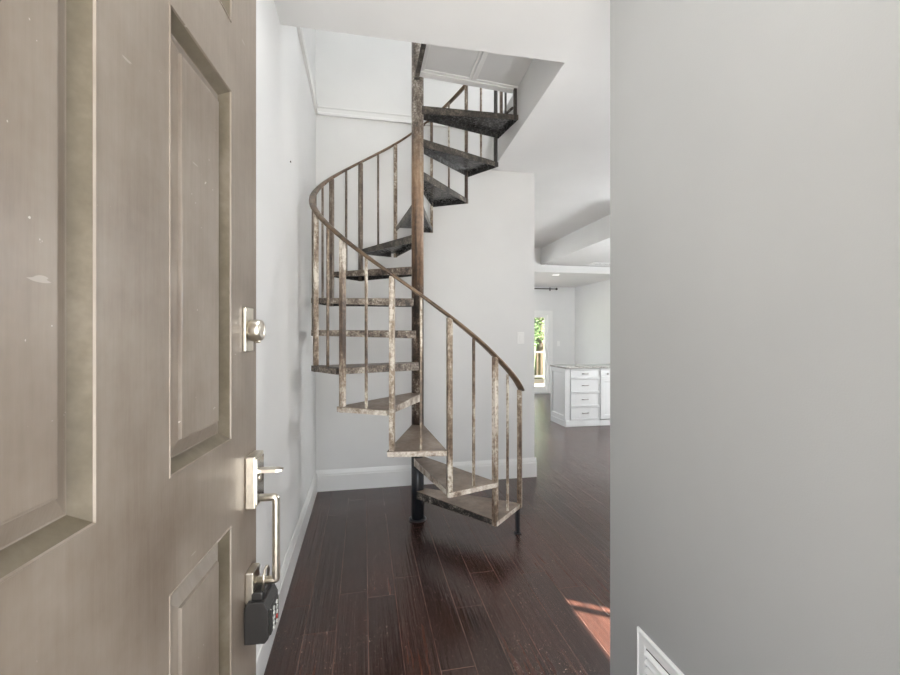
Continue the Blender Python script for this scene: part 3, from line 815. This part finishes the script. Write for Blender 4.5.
# porch outside the front door, unseen; roof and side wall added to block sun
bm = mk(); box(bm, -1.2, 2.2, -2.2, YE0, 2.75, 2.87); struct('ceiling_porch_sunblock', bm, M['ceil'], 'added unseen porch roof blocking sun from the entry', 'ceiling')
bm = mk(); box(bm, 1.0, 1.15, -2.2, YE0, -.2, 2.75); struct('wall_porch_sunblock', bm, M['ext'], 'added unseen porch side wall blocking sun from the entry', 'wall')
bm = mk(); box(bm, -1.2, 1.0, -2.2, -.03, -.2, -.02); struct('floor_porch', bm, M['ext'], 'porch floor outside the entry', 'floor')

# ------------------------------------------------------------------ lights
def area(name, loc, rot, sx, sy, power, col=(1, 1, 1)):
    l = bpy.data.lights.new(name, 'AREA'); l.shape = 'RECTANGLE'; l.size = sx; l.size_y = sy; l.energy = power; l.color = col
    o = bpy.data.objects.new(name, l); C.objects.link(o); o.location = loc; o.rotation_euler = rot
    return o
area('kitchen_window_fill', (1.05, YF+.45, 1.55), (-PI/2, 0, 0), 1.6, 1.3, 60, (1, 1, 1))  # fill lamp behind the added far window
area('deck_door_daylight', ((GX0+GX1)/2, YF+.5, 1.1), (-PI/2, 0, 0), 1.6, 1.7, 10, (1, 1, 1))
area('entry_fill', (.12, -.75, 1.2), (PI/2+.05, 0, 0), 1.5, 2.2, 30, (.98, .99, 1))  # added fill lamp behind the camera, evens out the hall walls
def added_pendant(x, y, z, e, lab, r=.12, dr=0):  # added glowing globes, out of view, brighten the rooms
    t = thing('added_globe_light', lab, 'ceiling light', (x, y, z))
    bm = mk(); lathe(bm, (x, y, z), (0, 0, -1), [(0, .06), (.015, .06), (.02, .012), (.16+dr, .012), (.165+dr, .05), (.18+dr, .05)], 24); obj('light_mount', bm, M['nickel'], t)
    bm = mk(); lathe(bm, (x, y, z-.18-dr), (0, 0, -1), [(r*(1-math.cos(a*PI/12)), max(.004, r*math.sin(a*PI/12))) for a in range(1, 13)], 24)
    m, nt, b = newmat('added_globe_glow'); b.inputs['Emission Color'].default_value = (.975, .988, 1, 1); b.inputs['Emission Strength'].default_value = e
    obj('globe', bm, m, t)
t = thing('added_panel_light', 'added unseen fill light panel on the entry hall ceiling', 'ceiling light', (.02, 1.05, ZC))  # added out-of-view fixture, fills the hall with light
bm = mk(); box(bm, -.20, .24, .50, 1.60, ZC-.03, ZC); obj('light_frame', bm, M['plastic'], t, .004)
bm = mk(); box(bm, -.17, .21, .53, 1.57, ZC-.034, ZC-.0305); obj('diffuser', bm, M['panel'], t)
def added_floor_lamp(x, y, e):  # added out-of-view lamp, lifts the ceiling and landing underside
    t = thing('added_floor_lamp', 'added unseen floor lamp with a round globe, fill light in the side room', 'lamp', (x, y, 0))
    bm = mk(); lathe(bm, (x, y, 0), (0, 0, 1), [(0, .15), (.02, .15), (.03, .02)], 32); obj('base', bm, M['rod'], t)
    bm = mk(); lathe(bm, (x, y, .03), (0, 0, 1), [(0, .012), (1.62, .012), (1.63, .04), (1.65, .04)], 16); obj('lamp_pole', bm, M['rod'], t)
    m, nt, b = newmat('added_lamp_glow'); b.inputs['Emission Color'].default_value = (.975, .988, 1, 1); b.inputs['Emission Strength'].default_value = e
    bm = mk(); lathe(bm, (x, y, 1.68), (0, 0, 1), [(.13*(1-math.cos(a*PI/12)), max(.004, .13*math.sin(a*PI/12))) for a in range(1, 13)], 24); obj('lamp_shade', bm, m, t)
added_floor_lamp(1.62, 2.2, 28)
added_pendant(1.5, 8.45, 2.56, 42, 'added unseen globe fill light before the far window', .18, .1)
added_pendant(4.6, 4.4, ZC, 75, 'added unseen globe fill light over the kitchen counter side', .2, .75)
added_pendant(2.0, 2.2, ZT, 120, 'added unseen globe fill light on the upper storey')

az = Vector((.85, -.53, 0)).normalized(); el = math.radians(38.3)
sd = Vector((az.x*math.cos(el), az.y*math.cos(el), math.sin(el)))
s = bpy.data.lights.new('sun', 'SUN'); s.energy = 60; s.angle = .009; s.color = (1, .95, .86)
so = bpy.data.objects.new('sun', s); C.objects.link(so); so.rotation_euler = sd.to_track_quat('Z', 'Y').to_euler(); so.location = (8, -4, 9)

w = bpy.data.worlds.new('world'); bpy.context.scene.world = w; w.use_nodes = True
nt = w.node_tree; bg = nt.nodes['Background']
sky = nt.nodes.new('ShaderNodeTexSky')
try:
    sky.sky_type = 'NISHITA'; sky.sun_disc = False; sky.sun_elevation = el; sky.sun_rotation = math.atan2(az.x, az.y); sky.air_density = 1; sky.dust_density = 2
except Exception: pass
nt.links.new(sky.outputs[0], bg.inputs[0]); bg.inputs[1].default_value = .30

# ------------------------------------------------------------------ camera
cam = bpy.data.cameras.new('camera'); co = bpy.data.objects.new('camera', cam); C.objects.link(co)
cam.sensor_width = 36; cam.lens = 431*36/900; cam.clip_start = .02; cam.clip_end = 200
cam.shift_y = -2.5/900
co.location = (0, 0, 1.40); co.rotation_euler = (PI/2, 0, -math.radians(11.35))
sc = bpy.context.scene; sc.camera = co
sc.view_settings.view_transform = 'Standard'; sc.view_settings.look = 'None'; sc.view_settings.gamma = 1
sc.view_settings.exposure = 0.3; sc.view_settings.use_curve_mapping = False
sc.cycles.max_bounces = 12; sc.cycles.diffuse_bounces = 8; sc.cycles.transparent_max_bounces = 12
